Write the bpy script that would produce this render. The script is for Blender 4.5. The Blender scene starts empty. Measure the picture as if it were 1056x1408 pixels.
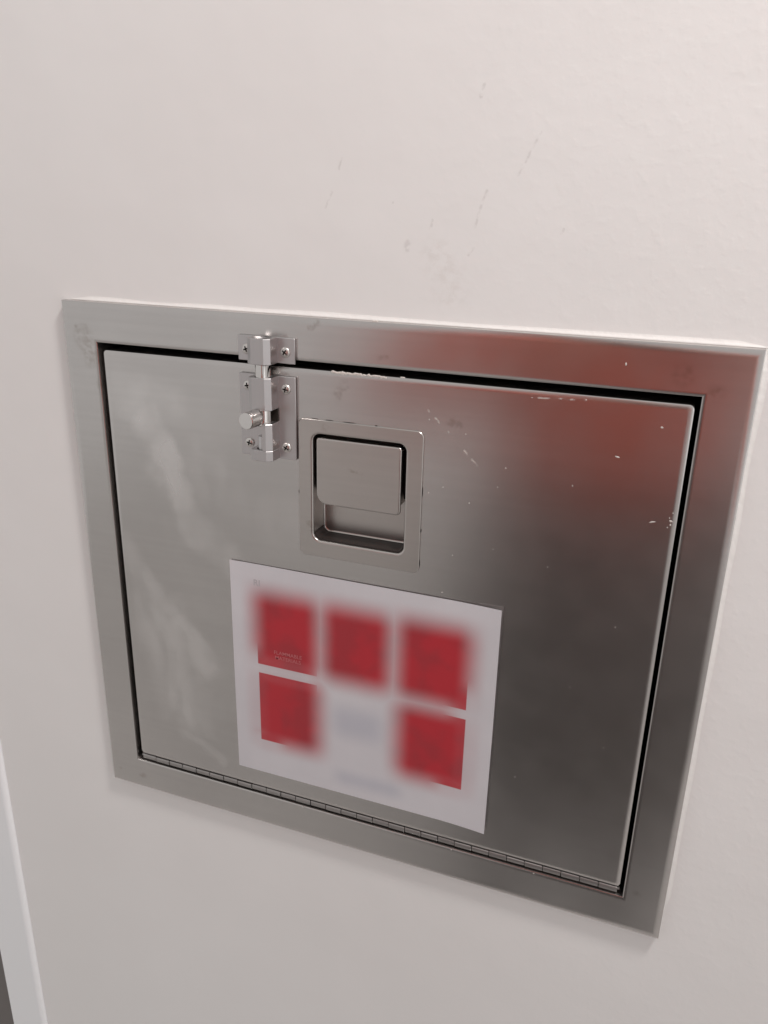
import bpy, bmesh, math, random
from mathutils import Vector, Matrix
random.seed(7)
scene = bpy.context.scene
C = scene.collection
ZC = 1.15                                    # height of the hatch centre above the floor (metres)

# ------------------------------------------------------------------ camera
# hatch coordinates: x right, u up, o out of the wall (o = 0 is the steel frame's front face)
def W(x, u, o):
    return Vector((x, -o, u + ZC))

cam_d = bpy.data.cameras.new('camera')
cam = bpy.data.objects.new('camera', cam_d)
C.objects.link(cam)
cam_d.sensor_fit = 'HORIZONTAL'
cam_d.sensor_width = 36.0
cam_d.lens = 36.0 * 1121.17 / 1056.0
cam_d.clip_start = 0.01
cam_d.clip_end = 100.0
right = Vector((0.93570484, 0.35208372, 0.02221521))
down = Vector((0.14162934, -0.31723069, -0.93771308))
fwd = Vector((-0.32310616, 0.88056899, -0.34669968))
m = Matrix.Identity(4)
for i in range(3):
    m[i][0] = right[i]; m[i][1] = -down[i]; m[i][2] = -fwd[i]
m.translation = W(0.19233543, 0.26957573, 0.47544573)
cam.matrix_world = m
scene.camera = cam

# ------------------------------------------------------------------ light
world = bpy.data.worlds.new('World')
scene.world = world
world.use_nodes = True
bg = world.node_tree.nodes['Background']
bg.inputs['Color'].default_value = (1.0, 0.982, 0.968, 1)
bg.inputs['Strength'].default_value = 0.612

def area_lamp(name, loc, target, size, power, colour):
    d = bpy.data.lights.new(name, 'AREA')
    d.shape = 'DISK'; d.size = size; d.energy = power; d.color = colour
    o = bpy.data.objects.new(name, d)
    C.objects.link(o)
    o.location = loc
    o.rotation_euler = (Vector(target) - Vector(loc)).to_track_quat('-Z', 'Y').to_euler()
    return o
area_lamp('ceiling_lamp', W(0.62, 1.30, 0.34), W(0.1, 0.0, 0.0), 0.20, 14.5, (1.0, 0.945, 0.92))
area_lamp('window_light', W(1.9, 0.15, 1.5), W(0.0, 0.0, 0.0), 1.5, 3.5, (0.96, 0.98, 1.0))

scene.view_settings.view_transform = 'Standard'
scene.view_settings.look = 'None'
scene.view_settings.exposure = 0.0
scene.view_settings.gamma = 1.0
scene.view_settings.use_curve_mapping = False

# ------------------------------------------------------------------ node helpers
class NT:
    def __init__(self, name):
        self.m = bpy.data.materials.new(name)
        self.m.use_nodes = True
        self.t = self.m.node_tree
        self.b = self.t.nodes['Principled BSDF']
    def n(self, kind, **kw):
        nd = self.t.nodes.new(kind)
        for k, v in kw.items():
            setattr(nd, k, v)
        return nd
    def put(self, sock, v):
        if hasattr(v, 'is_output'):
            self.t.links.new(v, sock)
        elif v is not None:
            if isinstance(v, tuple) and len(v) == 3 and sock.type == 'RGBA':
                v = v + (1,)
            sock.default_value = v
    def math(self, op, a, b=None, c=None, clamp=False):
        nd = self.n('ShaderNodeMath', operation=op, use_clamp=clamp)
        for i, v in enumerate((a, b, c)):
            if v is not None:
                self.put(nd.inputs[i], v)
        return nd.outputs[0]
    def vec(self, op, a, b=None, s=None):
        nd = self.n('ShaderNodeVectorMath', operation=op)
        self.put(nd.inputs[0], a)
        if b is not None: self.put(nd.inputs[1], b)
        if s is not None: self.put(nd.inputs['Scale'], s)
        return nd.outputs['Value'] if op in ('DOT_PRODUCT', 'LENGTH') else nd.outputs['Vector']
    def rng(self, v, a, b, c=0.0, d=1.0, smooth=True):
        nd = self.n('ShaderNodeMapRange', interpolation_type='SMOOTHSTEP' if smooth else 'LINEAR')
        for s, x in zip(('Value', 'From Min', 'From Max', 'To Min', 'To Max'), (v, a, b, c, d)):
            self.put(nd.inputs[s], x)
        return nd.outputs['Result']
    def mix(self, f, a, b):
        nd = self.n('ShaderNodeMix', data_type='RGBA')
        self.put(nd.inputs['Factor'], f)
        self.put(nd.inputs['A'], a); self.put(nd.inputs['B'], b)
        # RGBA sockets sit at index 6, 7
        self.put(nd.inputs[6], a); self.put(nd.inputs[7], b)
        return nd.outputs[2]
    def noise(self, co, scale, detail=3.0, rough=0.5, dist=0.0, col=False):
        nd = self.n('ShaderNodeTexNoise')
        self.put(nd.inputs['Vector'], co)
        nd.inputs['Scale'].default_value = scale
        nd.inputs['Detail'].default_value = detail
        nd.inputs['Roughness'].default_value = rough
        nd.inputs['Distortion'].default_value = dist
        return nd.outputs['Color' if col else 'Fac']
    def obj(self):
        return self.n('ShaderNodeTexCoord').outputs['Object']
    def stretch(self, co, s):
        return self.vec('MULTIPLY', co, s)
    def capsule(self, co, a, b, r0, r1):
        """1 inside a rounded stroke from a to b (x, u in metres), soft out to r1."""
        av = Vector((a[0], 0, a[1])); bv = Vector((b[0], 0, b[1])) - av
        l2 = max(bv.length_squared, 1e-12)
        pa = self.vec('SUBTRACT', co, tuple(av))
        h = self.math('MULTIPLY', self.vec('DOT_PRODUCT', pa, tuple(bv)), 1.0 / l2, clamp=True)
        ba = self.n('ShaderNodeVectorMath', operation='SCALE')
        ba.inputs[0].default_value = tuple(bv)
        self.put(ba.inputs['Scale'], h)
        d = self.vec('LENGTH', self.vec('SUBTRACT', pa, ba.outputs[0]))
        return self.rng(d, r0, r1, 1.0, 0.0)
    def add_all(self, ms):
        o = ms[0]
        for x in ms[1:]:
            o = self.math('MAXIMUM', o, x)
        return o
    def flat(self, co):
        return self.vec('MULTIPLY', co, (1, 0, 1))
    def wobble(self, co, scale, amp):
        n = self.vec('SUBTRACT', self.noise(co, scale, 4.0, 0.6, col=True), (0.5, 0.5, 0.5))
        return self.flat(self.vec('ADD', co, self.vec('SCALE', n, s=amp)))
    def bump(self, h, dist, strength=1.0, normal=None):
        nd = self.n('ShaderNodeBump')
        nd.inputs['Strength'].default_value = strength
        nd.inputs['Distance'].default_value = dist
        self.put(nd.inputs['Height'], h)
        if normal is not None: self.put(nd.inputs['Normal'], normal)
        return nd.outputs['Normal']
    def set(self, **kw):
        for k, v in kw.items():
            self.put(self.b.inputs[k.replace('_', ' ')], v)
        return self.m

def simple(name, col, rough=0.5, metal=0.0, spec=0.5):
    k = NT(name)
    return k.set(Base_Color=col, Roughness=rough, Metallic=metal, Specular_IOR_Level=spec)

# ------------------------------------------------------------------ materials
def steel(name, base=(0.605, 0.578, 0.562), rough=0.24, grain=(5, 5, 260), smears=(), stains=(), scratches=(), wave=0.00014):
    k = NT(name)
    co = k.obj()
    big = k.noise(co, 9.0, 4.0, 0.55)
    mid = k.noise(co, 40.0, 2.0, 0.5)
    fine = k.noise(k.stretch(co, grain), 1.0, 2.0, 0.5)
    colr = k.mix(k.rng(big, 0.35, 0.7), tuple(c * 0.94 for c in base), base)
    colr = k.mix(k.rng(fine, 0.3, 0.7, 0.0, 0.08), colr, tuple(c * 0.6 for c in base))
    r = k.rng(mid, 0.3, 0.7, rough - 0.010, rough + 0.012)
    metal = 1.0
    if stains:
        w = k.wobble(co, 90.0, 0.009)
        s = k.add_all([k.capsule(w, a, b, r0, r1) for a, b, r0, r1 in stains])
        s = k.math('MULTIPLY', s, k.rng(k.noise(co, 240.0, 4.0, 0.6), 0.35, 0.62))
        colr = k.mix(k.math('MULTIPLY', s, 0.36), colr, (0.30, 0.25, 0.21))
    if smears:
        w = k.wobble(co, 15.0, 0.055)
        s = k.add_all([k.math('MULTIPLY', k.capsule(w, a, b, r0, r1), amt) for a, b, r0, r1, amt in smears])
        s = k.math('MULTIPLY', s, k.rng(k.noise(k.stretch(co, (1, 1, 0.5)), 38.0, 2.5, 0.5, 0.8), 0.25, 0.7, 0.45, 1.55))
        colr = k.mix(s, colr, (0.78, 0.765, 0.75))
        metal = k.math('SUBTRACT', 1.0, k.math('MULTIPLY', s, 0.55))
    if scratches:
        w = k.wobble(co, 60.0, 0.0015)
        s = k.add_all([k.capsule(w, a, b, r0, r1) for a, b, r0, r1 in scratches])
        s = k.math('MULTIPLY', s, k.rng(k.noise(co, 130.0, 3.0), 0.46, 0.6))
        colr = k.mix(k.math('MULTIPLY', s, 0.7), colr, (0.72, 0.66, 0.6))
        metal = k.math('MULTIPLY', metal, k.math('SUBTRACT', 1.0, k.math('MULTIPLY', s, 0.6)))
    n = k.bump(k.noise(co, 7.0, 2.0, 0.45), wave)
    return k.set(Base_Color=colr, Roughness=r, Metallic=metal, Normal=n)

M = {}
M['door'] = steel('brushed_steel_door', rough=0.258, smears=[
    ((-0.178, 0.142), (-0.145, 0.136), 0.004, 0.026, 0.24),
    ((-0.168, 0.125), (-0.139, 0.070), 0.003, 0.019, 0.34),
    ((-0.139, 0.072), (-0.126, 0.040), 0.003, 0.017, 0.28),
    ((-0.122, 0.052), (-0.100, 0.020), 0.002, 0.018, 0.22),
    ((-0.174, -0.004), (-0.124, -0.072), 0.002, 0.015, 0.28),
    ((-0.165, -0.045), (-0.150, -0.115), 0.004, 0.034, 0.26),
    ((-0.140, -0.090), (-0.132, -0.112), 0.004, 0.032, 0.26),
    ((-0.155, -0.140), (-0.118, -0.155), 0.001, 0.010, 0.15),
    ((-0.125, 0.112), (-0.100, 0.098), 0.001, 0.010, 0.16),
    ((-0.100, 0.098), (-0.106, 0.072), 0.001, 0.010, 0.16),
    ((-0.185, 0.02), (-0.172, -0.09), 0.001, 0.014, 0.14),
    ((-0.12, 0.10), (-0.06, 0.06), 0.004, 0.045, 0.12)],
    scratches=[((0.0436, 0.1556), (0.080, 0.121), 0.0003, 0.0010), ((0.108, 0.168), (0.140, 0.1695), 0.0002, 0.0008)],
    stains=[((-0.011, 0.164), (-0.016, 0.157), 0.001, 0.005), ((0.06, 0.147), (0.066, 0.145), 0.001, 0.004)])
M['frame'] = steel('brushed_steel_frame', rough=0.258, stains=[
    ((-0.2184, 0.1879), (-0.2184, 0.1879), 0.0008, 0.0025), ((-0.2102, 0.1874), (-0.2102, 0.1874), 0.0008, 0.0025),
    ((-0.214, 0.182), (-0.208, 0.167), 0.002, 0.011), ((-0.203, 0.150), (-0.203, 0.146), 0.001, 0.004),
    ((0.191, 0.189), (0.191, 0.189), 0.002, 0.008), ((0.209, 0.1805), (0.209, 0.1805), 0.002, 0.007),
    ((0.211, -0.1714), (0.211, -0.1714), 0.001, 0.004), ((-0.2208, -0.193), (-0.2208, -0.193), 0.0006, 0.0025),
    ((-0.1973, -0.193), (-0.1973, -0.193), 0.001, 0.005), ((0.012, 0.182), (0.017, 0.184), 0.0006, 0.003),
    ((-0.036, 0.199), (-0.030, 0.2005), 0.0006, 0.003)])
M['latch'] = steel('brushed_steel_latch', base=(0.56, 0.525, 0.50), rough=0.30, stains=[
    ((-0.007, 0.1085), (0.002, 0.1080), 0.0004, 0.0018),
    ((-0.026, 0.135), (-0.024, 0.135), 0.0006, 0.003), ((-0.036, 0.066), (-0.036, 0.062), 0.001, 0.003)])
M['bolt'] = steel('satin_aluminium', base=(0.57, 0.55, 0.55), rough=0.36, grain=(900, 900, 8), wave=0.0001)
M['chrome'] = steel('polished_steel', base=(0.68, 0.65, 0.63), rough=0.13, grain=(300, 300, 300), wave=0.0)
M['screw'] = steel('screw_steel', base=(0.72, 0.69, 0.66), rough=0.32, grain=(300, 300, 300), wave=0.0)
M['hinge'] = steel('hinge_steel', base=(0.42, 0.40, 0.39), rough=0.45, grain=(8, 300, 300), wave=0.0)
M['dark'] = simple('gap_shade_black', (0.006, 0.005, 0.005), 0.8, spec=0.1)  # near-black colour holds the shade of the gaps and the space behind the door
M['pan_brown'] = simple('dark_brown', (0.022, 0.016, 0.014), 0.45)  # plain dark brown for the strip along the pan floor
M['dirt_shade'] = simple('dark_grime_and_shade', (0.02, 0.015, 0.012), 0.8, spec=0.2)  # grime on the latch plate, and shade painted into the bolt slot
M['paint_fleck'] = simple('dried_white_paint', (0.62, 0.57, 0.53), 0.6)

def wall_material():
    k = NT('painted_plaster')
    co = k.obj()
    sep = k.n('ShaderNodeSeparateXYZ'); k.put(sep.inputs[0], co)
    blot = k.noise(co, 4.0, 4.0, 0.55)
    base = k.mix(k.rng(blot, 0.35, 0.7), (0.835, 0.815, 0.803), (0.855, 0.837, 0.826))
    w = k.wobble(co, 120.0, 0.003)
    marks = [((0.0676, 0.3347), (0.066, 0.329), 0.0004, 0.0014), ((0.1004, 0.3109), (0.0899, 0.2898), 0.0002, 0.0011),
             ((-0.0157, 0.2981), (-0.0180, 0.292), 0.0002, 0.0010), ((-0.0225, 0.279), (-0.0268, 0.2700), 0.0003, 0.0011),
             ((0.0165, 0.2743), (0.0165, 0.2743), 0.0003, 0.0010), ((0.0724, 0.2814), (0.067, 0.262), 0.0002, 0.0012),
             ((0.0665, 0.2505), (0.064, 0.2465), 0.0004, 0.0014), ((0.0267, 0.2515), (0.0262, 0.249), 0.0006, 0.0030),
             ((0.1176, 0.2622), (0.1165, 0.260), 0.0003, 0.0012), ((0.0415, 0.2648), (0.040, 0.260), 0.0002, 0.0010)]
    sm = k.add_all([k.capsule(w, a, b, r0, r1) for a, b, r0, r1 in marks])
    sm = k.math('MULTIPLY', sm, k.rng(k.noise(co, 300.0, 2.0), 0.36, 0.62))
    base = k.mix(k.math('MULTIPLY', sm, 0.18), base, (0.22, 0.18, 0.16))
    sc = k.math('MULTIPLY', k.capsule(k.wobble(co, 60.0, 0.01), (0.045, 0.245), (0.055, 0.225), 0.002, 0.016),
                k.rng(k.noise(co, 200.0, 4.0, 0.65), 0.4, 0.7))
    base = k.mix(k.math('MULTIPLY', sc, 0.14), base, (0.45, 0.38, 0.32))
    # roller stipple: strongest on the right hand side, fading to the left
    side = k.rng(sep.outputs[0], -0.15, 0.26, 0.10, 1.0)
    st = k.noise(co, 170.0, 2.0, 0.5)
    st = k.math('ADD', k.rng(st, 0.42, 0.8), k.math('MULTIPLY', k.noise(co, 700.0, 1.0), 0.14))
    h = k.math('MULTIPLY', st, side)
    n = k.bump(k.noise(co, 14.0, 3.0, 0.5), 0.0016, 0.5)
    n = k.bump(h, 0.00012, 0.5, n)
    return k.set(Base_Color=base, Roughness=0.62, Specular_IOR_Level=0.35, Normal=n)
M['wall'] = wall_material()
def trim_material():
    k = NT('white_gloss_trim')
    co = k.obj()
    n = k.bump(k.noise(k.stretch(co, (40, 40, 6)), 1.0, 3.0), 0.0003, 0.4)
    return k.set(Base_Color=(0.90, 0.905, 0.92), Roughness=0.38, Normal=n)
M['trim'] = trim_material()
def caulk_material():
    k = NT('caulk_paint')
    n = k.bump(k.noise(k.obj(), 260.0, 3.0), 0.0005, 0.6)
    return k.set(Base_Color=(0.84, 0.82, 0.80), Roughness=0.5, Normal=n)
M['caulk'] = caulk_material()
def floor_material():
    k = NT('pale_floor')
    co = k.obj()
    c = k.mix(k.rng(k.noise(co, 30.0, 5.0), 0.3, 0.7), (0.57, 0.55, 0.535), (0.64, 0.62, 0.605))
    return k.set(Base_Color=c, Roughness=0.45)
M['floor'] = floor_material()

# ------------------------------------------------------------------ object helpers
def tag(o, label=None, cat=None, group=None, kind=None):
    for key, v in (('label', label), ('category', cat), ('group', group), ('kind', kind)):
        if v is not None: o[key] = v
    return o
def empty(name, x, u, o):
    e = bpy.data.objects.new(name, None)
    e.empty_display_size = 0.05
    C.objects.link(e)
    e.location = W(x, u, o)
    return e
def origin_of(parent):
    p = Vector((0, 0, 0))
    while parent is not None:
        p = p + parent.location
        parent = parent.parent
    return p
def obj(name, verts, faces, mat, parent=None, at=None, smooth=True, angle=35.0, world=False, flat_front=True):
    """verts in hatch coordinates (x, u, o); at = hatch-coordinate origin of the object."""
    base = W(*at) if at is not None else (origin_of(parent) if parent is not None else W(0, 0, 0))
    me = bpy.data.meshes.new(name)
    me.from_pydata([(Vector(v) if world else W(*v)) - base for v in verts], [], faces)
    bm = bmesh.new(); bm.from_mesh(me)
    bmesh.ops.remove_doubles(bm, verts=bm.verts, dist=1e-7)
    bmesh.ops.recalc_face_normals(bm, faces=bm.faces)
    if smooth:
        ca = math.radians(angle)
        for f in bm.faces: f.smooth = True
        for e in bm.edges:
            if len(e.link_faces) != 2 or e.calc_face_angle(0) > ca: e.smooth = False
        if flat_front:
            for f in bm.faces:
                if f.normal.y < -0.99999: f.smooth = False
    bm.to_mesh(me); bm.free()
    me.materials.append(mat)
    o = bpy.data.objects.new(name, me)
    C.objects.link(o)
    if parent is not None:
        o.parent = parent
        o.location = base - origin_of(parent)
    else:
        o.location = base
    return o
class MB:
    def __init__(self): self.v = []; self.f = []
    def add(self, vs, fs):
        k = len(self.v); self.v += [tuple(p) for p in vs]; self.f += [tuple(i + k for i in f) for f in fs]
    def loops(self, ls, cap0=False, cap1=False):
        n = len(ls[0]); vs = [p for l in ls for p in l]; fs = []
        for a in range(len(ls) - 1):
            for i in range(n):
                j = (i + 1) % n
                fs.append((a * n + i, a * n + j, (a + 1) * n + j, (a + 1) * n + i))
        if cap0: fs.append(tuple(range(n)))
        if cap1: fs.append(tuple((len(ls) - 1) * n + i for i in range(n)))
        self.add(vs, fs)
    def box(self, x0, x1, u0, u1, o0, o1, b=0.0):
        if b <= 0:
            self.loops([[(x0, u0, o), (x1, u0, o), (x1, u1, o), (x0, u1, o)] for o in (o0, o1)], True, True)
        else:
            def r(d, o): return [(x0 + d, u0, o), (x1 - d, u0, o), (x1, u0 + d, o), (x1, u1 - d, o), (x1 - d, u1, o), (x0 + d, u1, o), (x0, u1 - d, o), (x0, u0 + d, o)]
            def q(o):
                return [(x0 + 2*b, u0 + b, o), (x1 - 2*b, u0 + b, o), (x1 - b, u0 + 2*b, o), (x1 - b, u1 - 2*b, o), (x1 - 2*b, u1 - b, o), (x0 + 2*b, u1 - b, o), (x0 + b, u1 - 2*b, o), (x0 + b, u0 + 2*b, o)]
            self.loops([q(o0), r(b, o0 + b), r(b, o1 - b), q(o1)], True, True)
    def lathe_o(self, cx, cu, prof, n=28):
        """revolve (radius, o) about an axis pointing out of the wall"""
        self.loops([[(cx + r * math.cos(2*math.pi*i/n), cu + r * math.sin(2*math.pi*i/n), o) for i in range(n)] for r, o in prof], True, True)
    def lathe_u(self, cx, co, prof, n=32):
        self.loops([[(cx + r * math.cos(2*math.pi*i/n), u, co + r * math.sin(2*math.pi*i/n)) for i in range(n)] for r, u in prof], True, True)
    def lathe_x(self, cu, co, prof, n=14):
        self.loops([[(x, cu + r * math.cos(2*math.pi*i/n), co + r * math.sin(2*math.pi*i/n)) for i in range(n)] for r, x in prof], True, True)
    def extrude_u(self, prof, u0, u1, b=0.0003):
        """prof: list of (x, o), extruded vertically with slightly chamfered ends"""
        cx = sum(p[0] for p in prof) / len(prof); co = sum(p[1] for p in prof) / len(prof)
        def ins(p): 
            d = Vector((cx - p[0], co - p[1])); d = d.normalized() * b
            return (p[0] + d.x, p[1] + d.y)
        q = [ins(p) for p in prof]
        self.loops([[(x, u0, o) for x, o in q], [(x, u0 + b, o) for x, o in prof], [(x, u1 - b, o) for x, o in prof], [(x, u1, o) for x, o in q]], True, True)
    def build(self, name, mat, parent=None, **kw):
        return obj(name, self.v, self.f, mat, parent, **kw)

def rrect(x0, x1, u0, u1, r, o, n=6):
    """rounded rectangle loop; r may be a tuple (bl, br, tr, tl)"""
    rs = r if isinstance(r, tuple) else (r,) * 4
    pts = []
    for (cx, cu, a0, rr) in ((x0, u0, 180, rs[0]), (x1, u0, 270, rs[1]), (x1, u1, 0, rs[2]), (x0, u1, 90, rs[3])):
        px = cx + (rr if cx == x0 else -rr); pu = cu + (rr if cu == u0 else -rr)
        for i in range(n + 1):
            a = math.radians(a0 + 90.0 * i / n)
            pts.append((px + rr * math.cos(a), pu + rr * math.sin(a), o))
    return pts

# ------------------------------------------------------------------ the setting: wall, floor
WO = -0.0062                                   # wall surface, 7 mm behind the frame's face
def make_wall():
    b = MB()
    xs = [-0.3640, -0.216, 0.216, 1.6]; us = [-ZC, -0.192, 0.192, 1.45]
    for i in range(3):
        for j in range(3):
            if i == 1 and j == 1: continue
            x0, x1, u0, u1 = xs[i], xs[i+1], us[j], us[j+1]
            b.add([(x0, u0, WO), (x1, u0, WO), (x1, u1, WO), (x0, u1, WO)], [(0, 1, 2, 3)])
            b.add([(x0, u0, WO - 0.1), (x1, u0, WO - 0.1), (x1, u1, WO - 0.1), (x0, u1, WO - 0.1)], [(3, 2, 1, 0)])
    def ring(x0, x1, u0, u1):
        p = [(x0, u0), (x1, u0), (x1, u1), (x0, u1)]
        for k in range(4):
            a, c = p[k], p[(k+1) % 4]
            b.add([(a[0], a[1], WO), (c[0], c[1], WO), (c[0], c[1], WO - 0.1), (a[0], a[1], WO - 0.1)], [(0, 1, 2, 3)])
    ring(xs[0], xs[3], us[0], us[3]); ring(xs[1], xs[2], us[1], us[2])
    return tag(b.build('wall', M['wall'], at=(0, 0, 0), smooth=False), kind='structure')
wall = make_wall()
def make_floor():
    b = MB()
    b.box(-3.0, 3.0, -ZC - 0.05, -ZC, WO - 0.1, 4.0)
    return tag(b.build('floor', M['floor'], at=(0, -ZC, 0), smooth=False), kind='structure')
make_floor()

# caulk / paint bead where the wall meets the frame
HX, HU = 0.230, 0.2052
def bead(name, a, c, inward, r_fn, n=150):
    """half-round irregular bead along a..c lying against the frame edge on the wall"""
    a = Vector(a); c = Vector(c); side = Vector(inward)
    b = MB(); ls = []
    for i in range(n + 1):
        t = i / n; p = a.lerp(c, t); r = r_fn(t, (c - a).length * t)
        l = []
        for q, h in ((-0.3, 0.0), (-0.25, 0.5), (0.1, 0.62), (0.5, 0.48), (1.0, 0.26), (1.6, 0.09), (2.3, -0.05)):
            d = p + side * (q * r)
            l.append((d.x, d.y, WO + h * r))
        ls.append(l)
    vs = [p for l in ls for p in l]; m_ = 7; fs = []
    for i in range(n):
        for j in range(m_ - 1):
            fs.append((i*m_+j, i*m_+j+1, (i+1)*m_+j+1, (i+1)*m_+j))
    b.add(vs, fs)
    return b.build(name, M['caulk'], wall, angle=80)
def wob(seed, lo, hi, f=60.0):
    rr = random.Random(seed); ph = [rr.random() * 6.28 for _ in range(5)]; fr = [f * (0.4 + 1.3 * rr.random()) for _ in range(5)]
    def fn(t, s):
        v = sum(math.sin(s * fr[k] + ph[k]) for k in range(5)) / 5.0
        fade = min(1.0, t * 25 + 0.1, (1 - t) * 25 + 0.1)
        return (lo + (hi - lo) * (0.5 + 0.5 * v)) * fade
    return fn
bead('caulk_bead', (-0.2255, HU + 0.0003, 0), (0.2325, HU + 0.0003, 0), (0, 1, 0), wob(1, 0.0009, 0.0017))
bead('caulk_bead', (HX + 0.0003, HU + 0.001, 0), (HX + 0.0003, -0.185, 0), (1, 0, 0), wob(2, 0.0011, 0.0018))
bead('caulk_bead', (-HX - 0.0003, -0.19, 0), (-HX - 0.0003, 0.19, 0), (-1, 0, 0), wob(3, 0.0003, 0.0006))

# white vertical trim at the far left, with the dark recess beyond it
def make_trim():
    b = MB()
    x1, x0 = -0.3642, -0.4115; oo = -0.0012; r = 0.0045
    prof = [(x1, WO - 0.03), (x1, oo - r)]
    for i in range(1, 7):
        a = math.radians(90.0 * i / 6); prof.append((x1 - r + r * math.cos(a), oo - r + r * math.sin(a)))
    prof += [(x0 + 0.002, oo), (x0, oo - 0.002), (x0, WO - 0.09), (x1 - 0.02, WO - 0.09)]
    b.loops([[(x, u, o) for x, o in prof] for u in (-ZC + 0.001, 1.2)], True, True)
    return tag(b.build('trim_strip', M['trim'], at=(-0.386, -ZC, 0), angle=25), 'white vertical trim board running down the wall at lower left corner', 'trim')
make_trim()
def make_jamb():
    b = MB()
    b.box(-0.95, -0.4115, -ZC + 0.002, 1.2, -0.13, -0.085)
    k = NT('grey_brown_paint')
    mt = k.set(Base_Color=k.mix(k.noise(k.obj(), 20.0), (0.16, 0.145, 0.14), (0.20, 0.18, 0.17)), Roughness=0.6)
    return tag(b.build('door_leaf', mt, at=(-0.68, -ZC, -0.1), smooth=False), 'grey brown door leaf recessed left of the white trim', 'door')
make_jamb()

# ------------------------------------------------------------------ the hatch
hatch = empty('wall_hatch', 0, 0, 0)
tag(hatch, 'square stainless steel chute hatch with wide flat frame set in white wall', 'hatch')

def arc(cu, co, r, a0, a1, n):
    return [(cu + r * math.cos(math.radians(a0 + (a1 - a0) * i / n)), co + r * math.sin(math.radians(a0 + (a1 - a0) * i / n))) for i in range(n + 1)]
def make_frame():
    # profile: distance inward from the outer edge, height o
    def soft(w, d, k=8):            # pillow edge: w wide, d deep, leaving the flat face gently
        return [(0.0, -d - 0.0005), (0.00012, -d - 0.00015)] + [(0.0004 + w * t, -d * (1 - t) ** 2.0) for t in [i / k for i in range(k + 1)]]
    prof = [(0.0, WO - 0.001)] + soft(0.0042, 0.0008, 8) + [(0.012, 0.0), (0.0180, 0.0)]
    prof += [(0.0278 - a, o) for a, o in reversed(soft(0.0022, 0.0006, 5))] + [(0.0278, -0.03)]
    b = MB()
    def corner(sx, su, d, o): return (sx * (HX - d), su * (HU - d), o)
    sides = [((-1, 1), (1, 1)), ((1, 1), (1, -1)), ((1, -1), (-1, -1)), ((-1, -1), (-1, 1))]
    vs, fs = [], []
    for c0, c1 in sides:
        k = len(vs)
        for d, o in prof:
            p, q = Vector(corner(*c0, d, o)), Vector(corner(*c1, d, o))
            vs += [tuple(p), tuple(q)]
        for i in range(len(prof) - 1):
            fs.append((k + 2*i, k + 2*i + 1, k + 2*i + 3, k + 2*i + 2))
    b.add(vs, fs)
    return b.build('frame', M['frame'], hatch, angle=30)
make_frame()

def make_throat():
    b = MB()
    x, u0, u1 = 0.215, -0.190, 0.190
    p = [(-x, u0), (x, u0), (x, u1), (-x, u1)]
    b.loops([[(a, c, -0.0305) for a, c in p], [(a, c, -0.35) for a, c in p]], False, True)
    # inner lip that closes the gap between frame return and throat
    q = [(-0.2022, -0.1774), (0.2022, -0.1774), (0.2022, 0.1774), (-0.2022, 0.1774)]
    b.loops([[(a, c, -0.0305) for a, c in p], [(a, c, -0.0305) for a, c in q]])
    return b.build('chute_throat', M['dark'], hatch, smooth=False)
make_throat()

DX0, DX1, DU0, DU1 = -0.1978, 0.1994, -0.1697, 0.1724
def make_door():
    b = MB(); r = 0.0022
    def L(d, o, rc): return rrect(DX0 + d, DX1 - d, DU0 + d, DU1 - d, rc, o, 5)
    ls = [L(0, -0.024, 0.0028), L(0, -0.0014, 0.0028), L(0.00012, -0.00105, 0.0028)]
    for i in range(0, 9):
        t = i / 8.0; ls.append(L(0.0004 + 0.0030 * t, -0.0004 - 0.00048 * (1 - t) ** 2.0, 0.0028 - 0.0014 * t))
    b.loops(ls)
    # front face as a ring round the latch opening, back plate in black
    hole = rrect(-0.036, 0.036, 0.050, 0.134, 0.004, -0.0004, 5)
    b.loops([ls[-1], hole])
    return b.build('door_panel', M['door'], hatch, angle=32)
door = make_door()
mb = MB(); mb.box(DX0 + 0.001, DX1 - 0.001, DU0 + 0.001, DU1 - 0.001, -0.030, -0.0238)
mb.build('door_backing_shade', M['dark'], hatch, smooth=False)

# continuous hinge with its knuckles
HU_H = -0.1733
mb = MB(); mb.lathe_x(HU_H, -0.0036, [(0.0012, -0.1990), (0.0012, 0.1995)], 10)
hinge = mb.build('hinge', M['hinge'], hatch)
NK = 30; step = (0.1983 + 0.1972) / NK
kb = MB(); g = 0.0003
x0, x1 = -step / 2 + g, step / 2 - g
# knuckle: flattened barrel
sec = [(0.0022 * math.copysign(abs(math.cos(a)) ** 0.3, math.cos(a)), 0.0024 * math.copysign(abs(math.sin(a)) ** 0.4, math.sin(a))) for a in [2*math.pi*i/16 for i in range(16)]]
kb.loops([[(x, cu * s, co * s) for cu, co in sec] for x, s in ((x0, 0.93), (x0 + 0.0002, 1.0), (x1 - 0.0002, 1.0), (x1, 0.93))], True, True)
proto = kb.build('knuckle', M['hinge'], hinge, at=(0, 0, 0))
for i in range(NK):
    k = proto if i == 0 else proto.copy()
    if i: C.objects.link(k); k.parent = hinge
    k.location = W(-0.1972 + step * (i + 0.5), HU_H + random.uniform(-1, 1) * 0.00008, -0.0034 + (0.0002 if i % 2 else 0)) - origin_of(hinge)
    k.rotation_euler = (random.uniform(-0.12, 0.12), 0, random.uniform(-0.004, 0.004))

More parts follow.
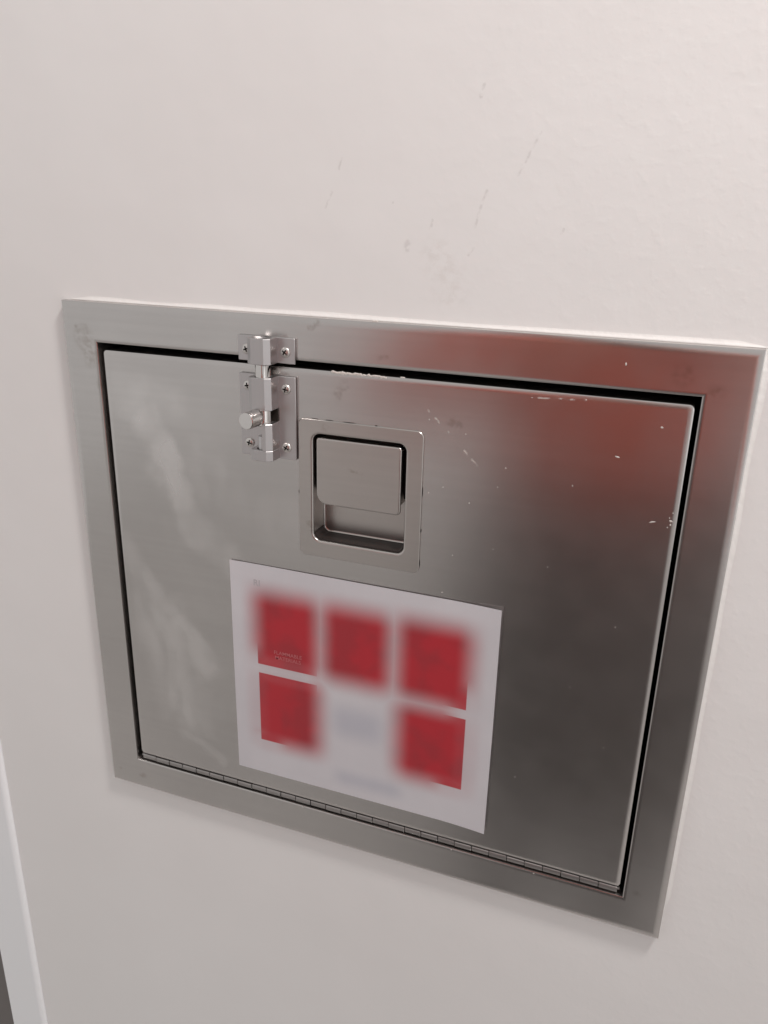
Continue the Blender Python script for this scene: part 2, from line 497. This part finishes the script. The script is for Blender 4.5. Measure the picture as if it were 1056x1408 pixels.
# recessed paddle latch
def make_latch():
    b = MB()
    X0, X1, U0, U1 = -0.0440, 0.0436, 0.0424, 0.1399
    hx0, hx1, hu0, hu1 = -0.0335, 0.0321, 0.0544, 0.1302
    T = 0.0008; n = 7
    ls = [rrect(X0, X1, U0, U1, 0.0042, -0.0006, n), rrect(X0, X1, U0, U1, 0.0042, T - 0.0004, n),
          rrect(X0 + 0.0004, X1 - 0.0004, U0 + 0.0004, U1 - 0.0004, 0.0038, T, n),
          rrect(hx0 - 0.0020, hx1 + 0.0020, hu0 - 0.0020, hu1 + 0.0020, 0.0068, T, n)]
    r = 0.0016
    for i in range(0, 7):
        a = math.radians(90 * i / 6)
        d = -r + r * math.sin(a)
        ls.append(rrect(hx0 + d, hx1 - d, hu0 + d, hu1 - d, 0.0052 - d, T - r + r * math.cos(a), n))
    D = 0.017; rf = 0.0018
    ls.append(rrect(hx0, hx1, hu0, hu1, 0.0052, -D + rf, n))
    for i in range(1, 5):
        a = math.radians(90 * i / 4)
        d = rf - rf * math.cos(a)
        ls.append(rrect(hx0 + d, hx1 - d, hu0 + d, hu1 - d, max(0.0052 - d, 0.0012), -D + rf - rf * math.sin(a), n))
    b.loops(ls, False, True)
    return b.build('latch_pan', M['latch'], hatch, angle=40)
latch = make_latch()
def make_paddle():
    b = MB(); n = 7
    x0, x1, u0, u1 = -0.0313, 0.0291, 0.0812, 0.1277
    rs = (0.0075, 0.0030, 0.0022, 0.0022)
    F = 0.0004; r = 0.0012
    ls = [rrect(x0, x1, u0, u1, rs, -0.0016, n)]
    def L(d, o): return rrect(x0 + d, x1 - d, u0 + d, u1 - d, tuple(max(q - d, 0.0008) for q in rs), o, n)
    ls = [L(0.0014, -0.0016), L(0.0, -0.0013), L(0, F - r)]
    for i in range(1, 6):
        a = math.radians(90 * i / 5)
        ls.append(L(r - r * math.cos(a), F - r + r * math.sin(a)))
    b.loops(ls, True, True)
    # folded side cheeks and top fold
    b.box(x1 - 0.0016, x1 - 0.0002, u0 + 0.007, u1 - 0.003, -0.010, -0.0012)
    b.box(x0 + 0.0002, x0 + 0.0016, u0 + 0.011, u1 - 0.003, -0.010, -0.0012)
    b.box(x0 + 0.003, x1 - 0.003, u1 - 0.0016, u1 - 0.0002, -0.009, -0.0012)
    p = b.build('paddle', M['latch'], latch, angle=40)
    return p
make_paddle()
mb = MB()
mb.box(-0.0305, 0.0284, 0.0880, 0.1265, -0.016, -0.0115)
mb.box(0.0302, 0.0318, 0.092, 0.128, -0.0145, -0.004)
mb.build('latch_mechanism_shade', M['dark'], latch, smooth=False)  # plain black blocks stand in for mechanism and shade behind the paddle
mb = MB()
def dark_strip_loop(o):
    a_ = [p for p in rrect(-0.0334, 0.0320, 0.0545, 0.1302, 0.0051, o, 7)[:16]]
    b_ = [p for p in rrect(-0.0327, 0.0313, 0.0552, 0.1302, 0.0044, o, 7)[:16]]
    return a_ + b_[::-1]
mb.loops([dark_strip_loop(-0.0164), dark_strip_loop(-0.0012)], True, True)
mb.build('pan_floor_dark', M['pan_brown'], latch, smooth=False)  # thin dark strip added to darken the pan floor

# grime line round the latch plate, dried paint flecks, paint residue on the top edge
def blob(b, x, u, o, rx, ru, h, rr, n=9, rot=0.0):
    ring = []
    for i in range(n):
        a = 2 * math.pi * i / n; s = 0.6 + 0.7 * rr.random()
        px, pu = rx * s * math.cos(a), ru * s * math.sin(a)
        ring.append((x + px * math.cos(rot) - pu * math.sin(rot), u + px * math.sin(rot) + pu * math.cos(rot), o))
    top = [(x + (p[0] - x) * 0.6, u + (p[1] - u) * 0.6, o + h) for p in ring]
    b.loops([ring, top], False, True)
rr = random.Random(21)
fb = MB(); FO = -0.00045
for x, u, a, c in [(161.6, 138.1, 1.5, 0.6), (137.8, 117.2, .5, .5), (185.9, 101.4, 2.0, 0.6), (195.8, 103.4, 1.1, 0.8), (196.1, 101.0, .5, .7), (195.0, 105.2, .4, .4),
                   (194.6, 99.2, .4, .4), (196.5, 108.5, .4, .4), (75.1, 96.9, .4, .4), (96.6, 122.8, .5, .5), (92.5, 110, .4, .4), (66.1, 59.3, .3, .5),
                   (57.4, 105.1, .7, .25), (173.2, 29, .4, .4), (70.1, 141.4, .4, .4), (46.3, 148, .4, .6), (140.4, 169.7, .5, .3), (183.6, 158.2, 1.1, .6),
                   (48.0, 100.0, .4, .4), (92.6, 68.1, .3, .3), (128.0, 62, .3, .3), (60.6, 31.5, .8, .4), (109, 168, .7, .16),
                   (150, -20, .3, .3), (176, -60, .35, .35), (120, -100, .3, .3), (-98, 20, .9, .5), (-95.5, 21, .6, .6), (-93.5, 19.4, .5, .5), (30, -160, .3, .3)]:
    blob(fb, x / 1000, u / 1000, FO, a / 1000, c / 1000, 0.00018, rr, rot=rr.uniform(-0.4, 0.4))
for i in range(24):
    blob(fb, rr.uniform(0.02, 0.195), rr.uniform(-0.16, 0.165), FO, 0.00016, 0.00016, 0.0001, rr, 6)
# ragged residue along the door's top edge
for i in range(26):
    t = i / 25.0
    x = -0.0195 + 0.0362 * t
    if 0.62 < t < 0.68: continue
    blob(fb, x, DU1 - 0.0006 + rr.uniform(-0.0004, 0.0003), FO - 0.0004, 0.0013, rr.uniform(0.0007, 0.0014) * (1.2 - 0.6 * t), 0.0006, rr)
blob(fb, 0.0275, DU1 + 0.0001, FO - 0.001, 0.0016, 0.0005, 0.0006, rr)
tag(fb.build('paint_flecks', M['paint_fleck'], door, smooth=False), kind='stuff')
fb = MB()
for x, u, a, c in [(8.7, 205.2, 2.2, 1.0), (-28.0, 204.8, .8, .6), (-24, 204.9, .7, .6), (40, 204.7, .9, .5), (160.0, 192, .5, .8), (-45, -178.2, .3, .9), (78, -178.2, .6, .3), (140, -178.5, .5, .3), (60, 205, .6, .5)]:
    blob(fb, x / 1000, u / 1000, 0.0001 if abs(u) < 200 else -0.0022, a / 1000, c / 1000, 0.0004, rr)
tag(fb.build('paint_flecks', M['paint_fleck'], bpy.data.objects['frame'], smooth=False), kind='stuff')
gb = MB()
for x, u, a, c in [(-33, 140.2, 3.0, .12), (-22, 140.2, 3.6, .14), (11, 140.1, .8, .6), (-8, 140.2, 5, .1), (-44.4, 88, .25, 1.2), (43.9, 73, .3, 1.4), (43.8, 50, .2, 3.0), (43.9, 100, .15, 4.0)]:
    blob(gb, x / 1000, u / 1000, FO, a / 1000, c / 1000, 0.0006, rr)
tag(gb.build('grime', M['dirt_shade'], door, smooth=False), kind='stuff')

# ------------------------------------------------------------------ the slide bolt
BX = -0.0657
slide = empty('slide_bolt', BX, 0.138, 0)
tag(slide, 'small satin aluminium slide bolt screwed across top edge of hatch door', 'bolt')
def hprof(x_lo=None, x_hi=None, top=0.0145, w=0.0083, sh=0.0118, cw=0.0046):
    p = [(-w, 0.0019), (w, 0.0019), (w, sh), (cw, top), (-cw, top), (-w, sh)]
    return [(BX + x, o) for x, o in p]
def plate(name, u0, u1, parent):
    b = MB()
    b.box(BX - 0.0207, BX + 0.0207, u0, u1, 0.0002, 0.0021, 0.0003)
    return b.build(name, M['bolt'], parent, angle=25)
base = plate('base_plate', 0.1106, 0.1665, slide)
# bored housing: outer hexagonal profile, round bore
def bored(b, u0, u1, r=0.0053, co=0.0072, n=36, ch=0.0003):
    outer = hprof()
    cx = BX
    def ray(a):
        d = Vector((math.cos(a), math.sin(a)))
        best = 1.0
        k = len(outer)
        for i in range(k):
            p = Vector((outer[i][0] - cx, outer[i][1] - co)); q = Vector((outer[(i+1) % k][0] - cx, outer[(i+1) % k][1] - co))
            e = q - p; den = d.x * e.y - d.y * e.x
            if abs(den) < 1e-12: continue
            t = (p.x * e.y - p.y * e.x) / den; s = (p.x * d.y - p.y * d.x) / den
            if t > 0 and -1e-6 <= s <= 1 + 1e-6: best = min(best, t)
        return best
    angs = sorted([2 * math.pi * i / n for i in range(n)] + [math.atan2(o - co, x - cx) % (2 * math.pi) for x, o in outer])
    def lo(u, ins=0.0): return [(cx + (ray(a) - ins) * math.cos(a), u, co + (ray(a) - ins) * math.sin(a)) for a in angs]
    def li(u, rr): return [(cx + rr * math.cos(a), u, co + rr * math.sin(a)) for a in angs]
    e = 0.0003
    ls = [li(u0, r), lo(u0, e), lo(u0 + e), lo(u1 - e), lo(u1, e), li(u1, r + ch), li(u1 - ch, r), li(u0, r)]
    b.loops(ls)
hb = MB()
bored(hb, 0.1452, 0.1665)
# lower right cheek beside the knob slot, and the bridge at the foot
cheek = [(BX + 0.0020, 0.0019), (BX + 0.0083, 0.0019), (BX + 0.0083, 0.0118), (BX + 0.0046, 0.0145), (BX + 0.0020, 0.0145)]
hb.extrude_u(cheek, 0.1180, 0.1362)
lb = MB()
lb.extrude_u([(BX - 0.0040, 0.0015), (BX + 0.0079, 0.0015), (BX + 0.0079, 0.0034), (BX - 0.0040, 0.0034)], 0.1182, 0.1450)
lb.build('slot_shade', M['dirt_shade'], slide, angle=20)  # dark slab puts the slot's inner shade into colour
bored(hb, 0.1108, 0.1180)
hb.build('housing', M['bolt'], slide, angle=20)
kb = MB(); bored(kb, 0.1750, 0.1915, ch=0.0013)
kp = plate('keeper', 0.1750, 0.1915, slide)
kb.build('keeper_housing', M['bolt'], kp, angle=20)
mb = MB()
mb.lathe_u(BX, 0.0072, [(0.0042, 0.1335), (0.0050, 0.1343), (0.0050, 0.1835), (0.0043, 0.1845)], 36)
rod = mb.build('rod', M['chrome'], slide, angle=40)
mb = MB()
mb.lathe_u(BX, 0.0072, [(0.0044, 0.1112), (0.0044, 0.1262), (0.0041, 0.1266)], 30)
mb.build('end_stop', M['bolt'], slide, angle=40)
mb = MB()
mb.lathe_o(0, 0, [(0.0026, 0.0), (0.0026, 0.0058), (0.0049, 0.0060), (0.0056, 0.0066), (0.0056, 0.0166), (0.0054, 0.0171), (0.0050, 0.0173)], 36)
knob = mb.build('knob', M['chrome'], slide, at=(0, 0, 0), angle=30)
knob.location = W(BX - 0.0009, 0.1405, 0.0095) - origin_of(slide)
knob.rotation_euler = (0.0, 0.0, math.radians(-6))

# Phillips screws: domed head with a real cross recess
def screw_mesh():
    b = MB(); R_, H = 0.0034, 0.0017; n = 32
    prof = [(R_, -0.0006), (R_, 0.0002)]
    for i in range(1, 8):
        a = math.radians(90 * i / 8); prof.append((R_ * math.cos(a) ** 0.8, 0.0002 + (H - 0.0002) * math.sin(a)))
    prof.append((0.0003, H))
    b.lathe_o(0, 0, prof, n)
    o = b.build('screw', M['screw'], at=(0, 0, 0), angle=40)
    c = MB(); w, l = 0.00055, 0.0022
    pts = [(w, w), (w, l), (-w, l), (-w, w), (-l, w), (-l, -w), (-w, -w), (-w, -l), (w, -l), (w, -w), (l, -w), (l, w)]
    c.loops([[(x * 0.75, u * 0.75, 0.0003) for x, u in pts], [(x, u, 0.003) for x, u in pts]], True, True)
    co = c.build('cross_cutter', M['dirt_shade'], at=(0, 0, 0), smooth=False)
    md = o.modifiers.new('b', 'BOOLEAN'); md.operation = 'DIFFERENCE'; md.object = co; md.solver = 'EXACT'
    try: md.material_mode = 'TRANSFER'
    except Exception: pass
    dg = bpy.context.evaluated_depsgraph_get()
    me = bpy.data.meshes.new_from_object(o.evaluated_get(dg))
    bpy.data.objects.remove(o); bpy.data.objects.remove(co)
    me.name = 'screw'
    me.materials.clear(); me.materials.append(M['screw']); me.materials.append(M['dirt_shade'])
    for p in me.polygons:
        x, u, o = p.center.x, p.center.z, -p.center.y
        rad = math.hypot(x, u)
        dome = 0.0002 + (H - 0.0002) * math.sqrt(max(0.0, 1 - (rad / R_) ** 2))
        inside = (min(abs(x), abs(u)) < 0.00060 and max(abs(x), abs(u)) < 0.0023) and o < dome - 0.0002
        p.material_index = 1 if inside else 0  # recess faces take the near-black colour
    return me
sme = screw_mesh()
for par, x, u, ang in ((base, BX + 0.0140, 0.1583, 10), (base, BX + 0.0137, 0.1187, 28), (base, BX - 0.0142, 0.1192, 12), (base, BX - 0.0142, 0.1585, 80),
                       (kp, BX + 0.0140, 0.1824, 35), (kp, BX - 0.0142, 0.1826, 70)):
    s = bpy.data.objects.new('screw', sme)
    C.objects.link(s); s.parent = par
    s.location = W(x, u, 0.0021) - origin_of(par)
    s.rotation_euler = (0, math.radians(ang), 0)

# ------------------------------------------------------------------ the paper notice
def paper_material():
    k = NT('printed_notice')
    co = k.obj()
    sep = k.n('ShaderNodeSeparateXYZ'); k.put(sep.inputs[0], co)
    X, Z = sep.outputs[0], sep.outputs[2]
    def rect(x0, x1, z0, z1, s):
        a = k.rng(X, x0 - s, x0 + s); b_ = k.rng(X, x1 - s, x1 + s, 1.0, 0.0)
        c = k.rng(Z, z0 - s, z0 + s); d = k.rng(Z, z1 - s, z1 + s, 1.0, 0.0)
        return k.math('MULTIPLY', k.math('MULTIPLY', a, b_), k.math('MULTIPLY', c, d))
    R5 = [(-0.0805, -0.0315, -0.0545, 0.0045), (-0.0255, 0.0240, -0.0535, 0.0045), (0.0320, 0.0822, -0.0545, 0.0060),
          (-0.0800, -0.0315, -0.1225, -0.0620), (0.0335, 0.0825, -0.1215, -0.0620)]
    soft = k.add_all([rect(r[0] - 0.0022, r[1] + 0.0022, r[2] - 0.001, r[3] + 0.0022, 0.0125) for r in R5])
    sharp = k.add_all([rect(*r, 0.0003) for r in R5])
    un = k.add_all([k.capsule(co, (-0.080, -0.054), (-0.080, -0.108), 0.001, 0.020), k.capsule(co, (-0.078, -0.058), (-0.044, -0.058), 0.003, 0.018),
                    k.capsule(co, (-0.079, -0.121), (-0.070, -0.122), 0.001, 0.016), k.capsule(co, (0.083, -0.048), (0.083, -0.114), 0.001, 0.020),
                    k.capsule(co, (0.080, -0.121), (0.072, -0.122), 0.001, 0.016)])
    un = k.math('MULTIPLY', un, 0.85)
    mask = k.math('ADD', k.math('MULTIPLY', soft, k.math('SUBTRACT', 1.0, un)), k.math('MULTIPLY', sharp, un))
    pale = k.math('MULTIPLY', k.rng(k.noise(co, 45.0, 2.0), 0.4, 0.7), 0.18)
    tone = k.mix(k.rng(k.noise(co, 36.0, 2.0), 0.4, 0.65), (0.47, 0.030, 0.042), (0.38, 0.034, 0.044))
    paper = k.mix(k.rng(k.noise(co, 25.0, 4.0), 0.3, 0.7), (0.62, 0.603, 0.63), (0.65, 0.632, 0.658))
    halo = k.math('MULTIPLY', k.add_all([rect(*r, 0.018) for r in R5]), 0.38)
    paper = k.mix(halo, paper, (0.44, 0.25, 0.27))
    blue = k.add_all([k.math('MULTIPLY', rect(-0.018, 0.020, -0.100, -0.076, 0.010), 0.55), k.math('MULTIPLY', rect(-0.016, 0.036, -0.143, -0.134, 0.008), 0.60)])
    paper = k.mix(blue, paper, (0.42, 0.43, 0.50))
    col = k.mix(mask, paper, tone)
    n = k.bump(k.noise(co, 18.0, 2.0), 0.0004, 0.5)
    return k.set(Base_Color=col, Roughness=0.48, Specular_IOR_Level=0.35, Normal=n)
M['paper'] = paper_material()
PX0, PX1, PU0, PU1 = -0.1012, 0.1020, -0.1535, 0.0276
def make_paper():
    nx, nu = 36, 32
    def h(x, u):
        s = (x - PX0) / (PX1 - PX0); t = (u - PU0) / (PU1 - PU0)
        return 0.0006 + 0.0020 * max(0, s - 0.8) ** 2 / 0.04 * (0.4 + 0.6 * abs(t - 0.5) * 2) + 0.0003 * math.sin(s * 5 + 1) * math.sin(t * 4) + 0.0006 * max(0, 0.06 - s) / 0.06 * t
    b = MB(); vs = []
    for k in (0, 1):
        for j in range(nu + 1):
            for i in range(nx + 1):
                x = PX0 + (PX1 - PX0) * i / nx; u = PU0 + (PU1 - PU0) * j / nu
                vs.append((x, u, h(x, u) + (0.00015 if k else 0)))
    fs = []; w = nx + 1; N = w * (nu + 1)
    for j in range(nu):
        for i in range(nx):
            a = j * w + i
            fs.append((a, a + w, a + w + 1, a + 1)); fs.append((N + a, N + a + 1, N + a + w + 1, N + a + w))
    rim = [i for i in range(w)] + [j * w + nx for j in range(1, nu + 1)] + [nu * w + i for i in range(nx - 1, -1, -1)] + [j * w for j in range(nu - 1, 0, -1)]
    for i in range(len(rim)):
        a, c = rim[i], rim[(i + 1) % len(rim)]
        fs.append((a, c, N + c, N + a))
    b.add(vs, fs)
    return tag(b.build('paper_notice', M['paper'], at=(0, 0, 0.0002), angle=50, flat_front=False), 'white paper notice with five blurred red squares stuck on hatch door', 'notice'), h
paper, paper_h = make_paper()
M['ink_pale'] = simple('pale_pink_ink', (0.50, 0.13, 0.14), 0.5)
M['ink_grey'] = simple('pale_grey_ink', (0.47, 0.44, 0.46), 0.5)
def text(name, s, x, u, size, mat, parent):
    cu = bpy.data.curves.new(name, 'FONT'); cu.body = s; cu.size = size; cu.align_x = 'CENTER'; cu.align_y = 'CENTER'; cu.offset = 0.00006
    t = bpy.data.objects.new('tmp', cu); C.objects.link(t)
    me = bpy.data.meshes.new_from_object(t.evaluated_get(bpy.context.evaluated_depsgraph_get()))
    bpy.data.objects.remove(t)
    o = bpy.data.objects.new(name, me); C.objects.link(o); o.parent = parent
    me.materials.clear(); me.materials.append(mat)
    o.rotation_euler = (math.radians(90), 0, 0)
    o.location = W(x, u, paper_h(x, u) + 0.00022) - origin_of(parent)
    return o
text('lettering', 'FLAMMABLE\nMATERIALS', -0.0552, -0.0440, 0.0043, M['ink_pale'], paper)
text('lettering', 'RI', -0.0795, 0.0125, 0.0070, M['ink_grey'], paper)

# ------------------------------------------------------------------ the photographer, seen only as a reflection in the steel
def make_person():
    px, po = 0.092, 0.80                       # where the feet stand
    V, Rr, E = [], [], []
    def add(x, o, z, r, parent=None, r2=None):
        V.append((x, -o, z)); Rr.append((r, r2 if r2 else r))
        if parent is not None: E.append((parent, len(V) - 1))
        return len(V) - 1
    pel = add(px, po, 0.93, 0.190, None, 0.135)
    wai = add(px, po, 1.06, 0.185, pel, 0.125)
    che = add(px, po - 0.01, 1.24, 0.225, wai, 0.125)
    top = add(px, po, 1.385, 0.170, che, 0.10)
    nek = add(px, po - 0.01, 1.475, 0.056, top)
    hd0 = add(px + 0.01, po - 0.045, 1.55, 0.078, nek, 0.085)
    hd1 = add(px + 0.01, po - 0.05, 1.64, 0.083, hd0, 0.10)
    add(px + 0.01, po - 0.03, 1.715, 0.062, hd1)
    nose = add(px + 0.012, po - 0.145, 1.585, 0.014, hd0)
    for s in (-1, 1):
        hip = add(px + s * 0.095, po, 0.84, 0.098, pel)
        kn = add(px + s * 0.105, po - 0.02, 0.49, 0.066, hip)
        cal = add(px + s * 0.11, po + 0.02, 0.32, 0.062, kn)
        an = add(px + s * 0.115, po + 0.03, 0.09, 0.044, cal)
        he = add(px + s * 0.118, po + 0.02, 0.048, 0.046, an)
        add(px + s * 0.135, po - 0.15, 0.036, 0.036, he, 0.04)
        sh = add(px + s * 0.20, po, 1.365, 0.075, top)
        el = add(px + s * 0.36, po - 0.07, 1.12, 0.068, sh)
        hx = 0.192 + s * 0.058
        wr = add(hx + s * 0.012, 0.60, 1.335, 0.029, el)
        pm = add(hx + s * 0.006, 0.545, 1.375, 0.034, wr, 0.020)
        for q, (dz, ln) in enumerate(((0.040, 0.9), (0.020, 1.0), (0.0, 0.95), (-0.019, 0.8))):
            f1 = add(hx - s * 0.004, 0.518, 1.385 + dz, 0.0095, pm)
            f2 = add(hx - s * 0.016, 0.498 + 0.004 * (1 - ln), 1.392 + dz, 0.0088, f1)
            add(hx - s * (0.016 + 0.018 * ln), 0.500, 1.396 + dz, 0.008, f2)
        t1 = add(hx - s * 0.006, 0.548, 1.402, 0.0115, pm)
        add(hx - s * 0.028, 0.540, 1.418, 0.0098, t1)
    me = bpy.data.meshes.new('body'); me.from_pydata(V, E, [])
    o = bpy.data.objects.new('person', me); C.objects.link(o)
    sk = o.modifiers.new('skin', 'SKIN')
    sv = me.skin_vertices[0].data if me.skin_vertices else None
    if sv is None:
        bm = bmesh.new(); bm.from_mesh(me); bm.verts.layers.skin.verify(); bm.to_mesh(me); bm.free()
        sv = me.skin_vertices[0].data
    for i, r in enumerate(Rr):
        sv[i].radius = r; sv[i].use_root = (i == 0)
    sk.use_smooth_shade = True
    su = o.modifiers.new('sub', 'SUBSURF'); su.levels = 2; su.render_levels = 2
    me2 = bpy.data.meshes.new_from_object(o.evaluated_get(bpy.context.evaluated_depsgraph_get()))
    bpy.data.objects.remove(o)
    me2.materials.clear()
    def cloth(name, col):
        k = NT(name); co = k.obj()
        return k.set(Base_Color=k.mix(k.noise(co, 40.0), tuple(c * 0.8 for c in col), col), Roughness=0.85, Normal=k.bump(k.noise(co, 9.0, 3.0), 0.02, 0.5))
    for mt in (cloth('red_jersey', (0.62, 0.118, 0.072)), cloth('charcoal_trousers', (0.078, 0.068, 0.065)), simple('skin', (0.45, 0.27, 0.20), 0.5), cloth('brown_hair', (0.05, 0.03, 0.02)), simple('shoe_leather', (0.03, 0.025, 0.025), 0.4)):
        me2.materials.append(mt)
    for p in me2.polygons:
        x, y, z = p.center
        if z < 0.085: i = 4
        elif z < 0.945 and -y > 0.60: i = 1
        elif z > 1.47 and -y > 0.7:
            i = 3 if (z > 1.665 or (-y > po - 0.01 and z > 1.52)) else 2
        elif -y < 0.605: i = 2
        else: i = 0
        p.material_index = i; p.use_smooth = True
    b_ = Vector((px, -po, 0.0))
    me2.transform(Matrix.Translation(-b_))
    o = bpy.data.objects.new('person', me2); C.objects.link(o); o.location = b_
    return tag(o, 'person in red top and dark lower clothing reflected as red and dark blur in steel', 'person')
person = make_person()
def make_added_reflection_bell():
    b = MB(); px, po = 0.140, 0.80; ls = []; n = 40
    for u, rx, ro in ((1.055, 0.200, 0.150), (1.04, 0.222, 0.160), (0.95, 0.245, 0.175), (0.84, 0.268, 0.19), (0.66, 0.300, 0.225), (0.54, 0.325, 0.245), (0.53, 0.325, 0.245)):
        ls.append([(px + rx * (1 + 0.03 * math.sin(9 * a)) * math.cos(a), u - ZC, po + ro * (1 + 0.03 * math.sin(9 * a)) * math.sin(a)) for a in [2 * math.pi * i / n for i in range(n)]])
    b.loops(ls)
    return b.build('added_reflection_bell', simple('added_bell_charcoal', (0.076, 0.066, 0.063), 0.9), person, angle=70)  # bell shape added to widen the dark reflection in the steel
make_added_reflection_bell()
mb = MB()
def phone():
    b = MB(); x0, x1, u0, u1 = 0.192 - 0.037, 0.192 + 0.037, 0.2695 - 0.135, 0.2695 + 0.020
    o0, o1 = 0.507, 0.515
    ls = [rrect(x0 + d, x1 - d, u0 + d, u1 - d, 0.009 - d, o, 6) for d, o in ((0.002, o0), (0.0, o0 + 0.002), (0.0, o1 - 0.002), (0.002, o1))]
    b.loops(ls, True, True)
    return tag(b.build('smartphone', simple('black_glass', (0.01, 0.01, 0.012), 0.12), at=(0.192, 0.2, 0.51)), 'black smartphone held up by the person in the red top', 'phone')
phone()
